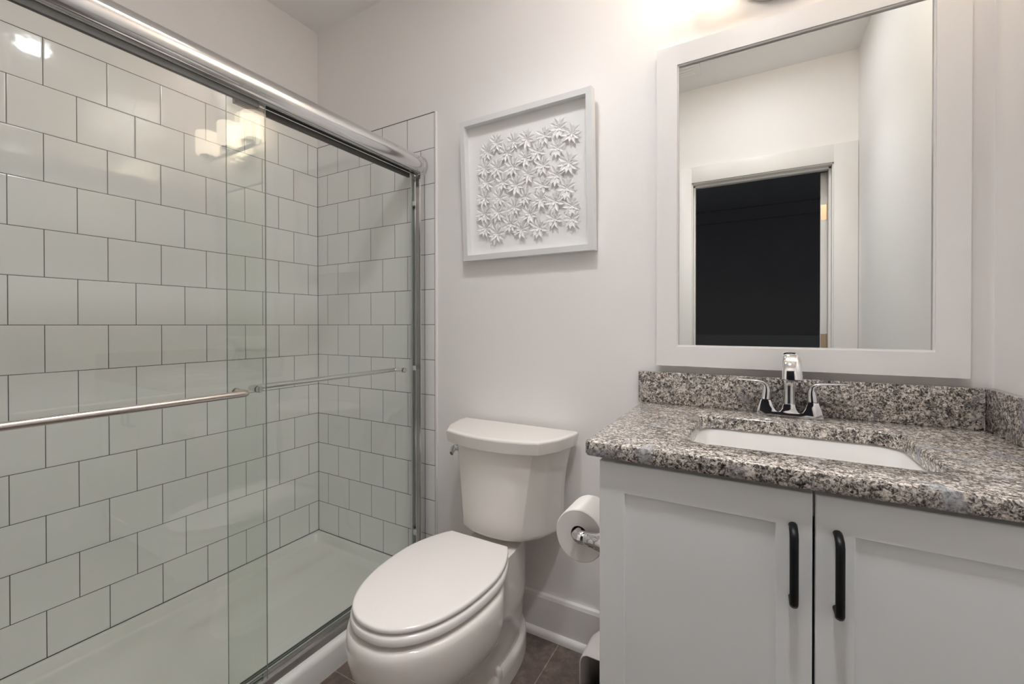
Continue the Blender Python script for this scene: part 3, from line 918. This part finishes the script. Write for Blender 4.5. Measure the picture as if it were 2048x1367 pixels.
for s in (-1, 1):
    path = [(0.0545, 0.0448, 0.0128, 0.0185), (0.0530, 0.060, 0.0115, 0.0165), (0.0528, 0.073, 0.0098, 0.0150), (0.0550, 0.0835, 0.0078, 0.0140), (0.0625, 0.0905, 0.0042, 0.0130), (0.077, 0.0935, 0.0030, 0.0120), (0.100, 0.0945, 0.0024, 0.0110), (0.122, 0.0955, 0.0018, 0.0090), (0.130, 0.0960, 0.0012, 0.0060)]
    sec = []
    for i, (px, pz, hn, hd) in enumerate(path):
        p0, p1 = path[max(0, i-1)], path[min(len(path)-1, i+1)]
        tx, tz = p1[0]-p0[0], p1[1]-p0[1]
        if i == 0: tx, tz = 0, 1
        ln = math.hypot(tx, tz)
        sec.append(((FX+s*px, -0.055, ZS1+pz), (s*tz/ln*hn, 0, -tx/ln*hn), (0, hd, 0)))
    obj('lever_handle', strip(sec), M['chrome'], fa, 60)
path = [(-0.055, 0.006, 0.0160, 0.0180), (-0.054, 0.036, 0.0138, 0.0160), (-0.053, 0.080, 0.0130, 0.0150), (-0.055, 0.118, 0.0145, 0.0150), (-0.063, 0.146, 0.0160, 0.0145), (-0.080, 0.162, 0.0172, 0.0135), (-0.103, 0.166, 0.0185, 0.0125), (-0.124, 0.160, 0.0200, 0.0120), (-0.139, 0.146, 0.0215, 0.0120), (-0.147, 0.125, 0.0226, 0.0120), (-0.150, 0.110, 0.0232, 0.0118)]
sec = []
for i, (py, pz, hw_, hn) in enumerate(path):
    p0, p1 = path[max(0, i-1)], path[min(len(path)-1, i+1)]
    ty, tz = p1[0]-p0[0], p1[1]-p0[1]
    ln = math.hypot(ty, tz)
    sec.append(((FX+0.002, py, ZS1+pz), (hw_, 0, 0), (0, tz/ln*hn, -ty/ln*hn)))
obj('spout', strip(sec), M['chrome'], fa, 60)
bm = nb(); lathe(bm, [(0.0001, 0.107), (0.010, 0.107), (0.010, 0.1105), (0.0001, 0.1105)], (FX+0.002, -0.150, ZS1), n=20)
obj('aerator', bm, M['darkmetal'], fa, 40)

ZS1 -= 0.0005
# ------------------------------------------------------------------ toilet paper and holder
RX, RZ, RY0, RY1 = 1.6295, 0.6625, -0.492, -0.390
th = thing('paper_holder', 'chrome two-post toilet paper holder on the side of the vanity', 'toilet paper holder', (CX0, -0.44, RZ+0.009))
for y in (-0.5185, -0.3635):
    bm = nb(); lathe(bm, [(0.0001, -0.0580), (0.0135, -0.0580), (0.0152, -0.0565), (0.0156, -0.0450), (0.0146, -0.0435), (0.0146, -0.0425), (0.0156, -0.0410), (0.0165, -0.0240), (0.0185, -0.0160), (0.0205, -0.008), (0.0212, -0.003), (0.0212, -0.0003), (0.0001, -0.0003)], (CX0, y, RZ+0.009), 'X', 28)
    obj('post', bm, M['chrome'], th, 40)
bm = nb(); tube(bm, [(RX, -0.515, RZ+0.009), (RX, -0.367, RZ+0.009)], 0.0103, 20)
obj('roller', bm, M['chrome'], th, 40)
tpr = thing('toilet_paper_roll', 'full white toilet paper roll hanging on the chrome holder', 'toilet paper', (RX, -0.44, RZ))
bm = nb(); rings = []
for r_, y_ in ((0.0212, RY0), (0.058, RY0), (0.0600, RY0+0.002), (0.0605, RY0+0.01), (0.0605, RY1-0.01), (0.060, RY1-0.002), (0.058, RY1), (0.0212, RY1)):
    rings.append([(RX+r_*math.cos(2*PI*q/64)*(1-0.015*math.sin(2*PI*q/64)), y_, RZ+r_*math.sin(2*PI*q/64)*(1.0 if r_ < 0.03 or math.sin(2*PI*q/64) > 0 else 1.10)) for q in range(64)])
loft(bm, rings+[rings[0]], False, False)
bmesh.ops.remove_doubles(bm, verts=list(bm.verts), dist=1e-6)
obj('paper', bm, M['paper'], tpr, 40)
bm = nb(); lathe(bm, [(0.0211, RY0+0.0005), (0.0203, RY0+0.0005), (0.0203, RY1-0.0005), (0.0211, RY1-0.0005)], (RX, 0, RZ), 'Y', 40)
obj('core', bm, M['card'], tpr, 40)

# ------------------------------------------------------------------ caddy and plunger beside the vanity
KX, KY = 1.628, -0.225
cdy = thing('plunger_caddy', 'white plastic open-front caddy on the floor beside the vanity', 'caddy', (KX, KY, 0))
def uprof(hw_, front, back, n=12):
    pts = [(KX-hw_, front)]
    for q in range(n+1):
        a = PI - PI*q/n
        pts.append((KX+hw_*math.cos(a), back-hw_+hw_*math.sin(a)))
    pts.append((KX+hw_, front))
    return pts
bm = nb()
zt = 0.222
def shell_ring(d, z):
    o = uprof(0.066-d, -0.305+d*0.4, -0.148-d)
    return [(p[0], p[1], z) for p in o]
# outer skin up over the rounded top, then the inner skin back down
outer_r = [shell_ring(0.0, 0.0), shell_ring(0.0, zt-0.02), shell_ring(0.0025, zt-0.009), shell_ring(0.009, zt-0.002), shell_ring(0.018, zt)]
loft(bm, outer_r, False, False, closed=False)
vv = [v for v in bm.verts if abs(v.co.z-zt) < 1e-6]
vv.sort(key=lambda v: math.atan2(v.co.y+0.22, v.co.x-KX))
bm.faces.new([bm.verts.new((p[0], p[1], zt)) for p in uprof(0.048, -0.305+0.018*0.4, -0.148-0.018)])
bmesh.ops.remove_doubles(bm, verts=list(bm.verts), dist=1e-6)
bmesh.ops.recalc_face_normals(bm, faces=list(bm.faces))
sh = obj('shell', bm, M['plastic'], cdy, 50)
so = sh.modifiers.new('thickness', 'SOLIDIFY'); so.thickness = 0.003; so.offset = 0
bm = nb(); prism(bm, uprof(0.0635, -0.30, -0.151), 0.0015, 0.008, 'XY')
obj('tray', bm, M['plastic'], cdy, 0)
pl = thing('plunger', 'black rubber plunger cup inside the white caddy', 'plunger', (KX, KY-0.005, 0.008))
bm = nb(); lathe(bm, [(0.0001, 0.140), (0.014, 0.138), (0.018, 0.118), (0.026, 0.108), (0.044, 0.092), (0.054, 0.065), (0.056, 0.035), (0.050, 0.0085), (0.0001, 0.0085)], (KX, KY-0.012, 0), n=36)
obj('cup', bm, M['rubber'], pl, 60)
bm = nb(); tube(bm, [(KX, KY-0.012, 0.136), (KX, KY-0.012, 0.205)], 0.010, 14)
obj('stick', bm, M['plastic'], pl, 50)
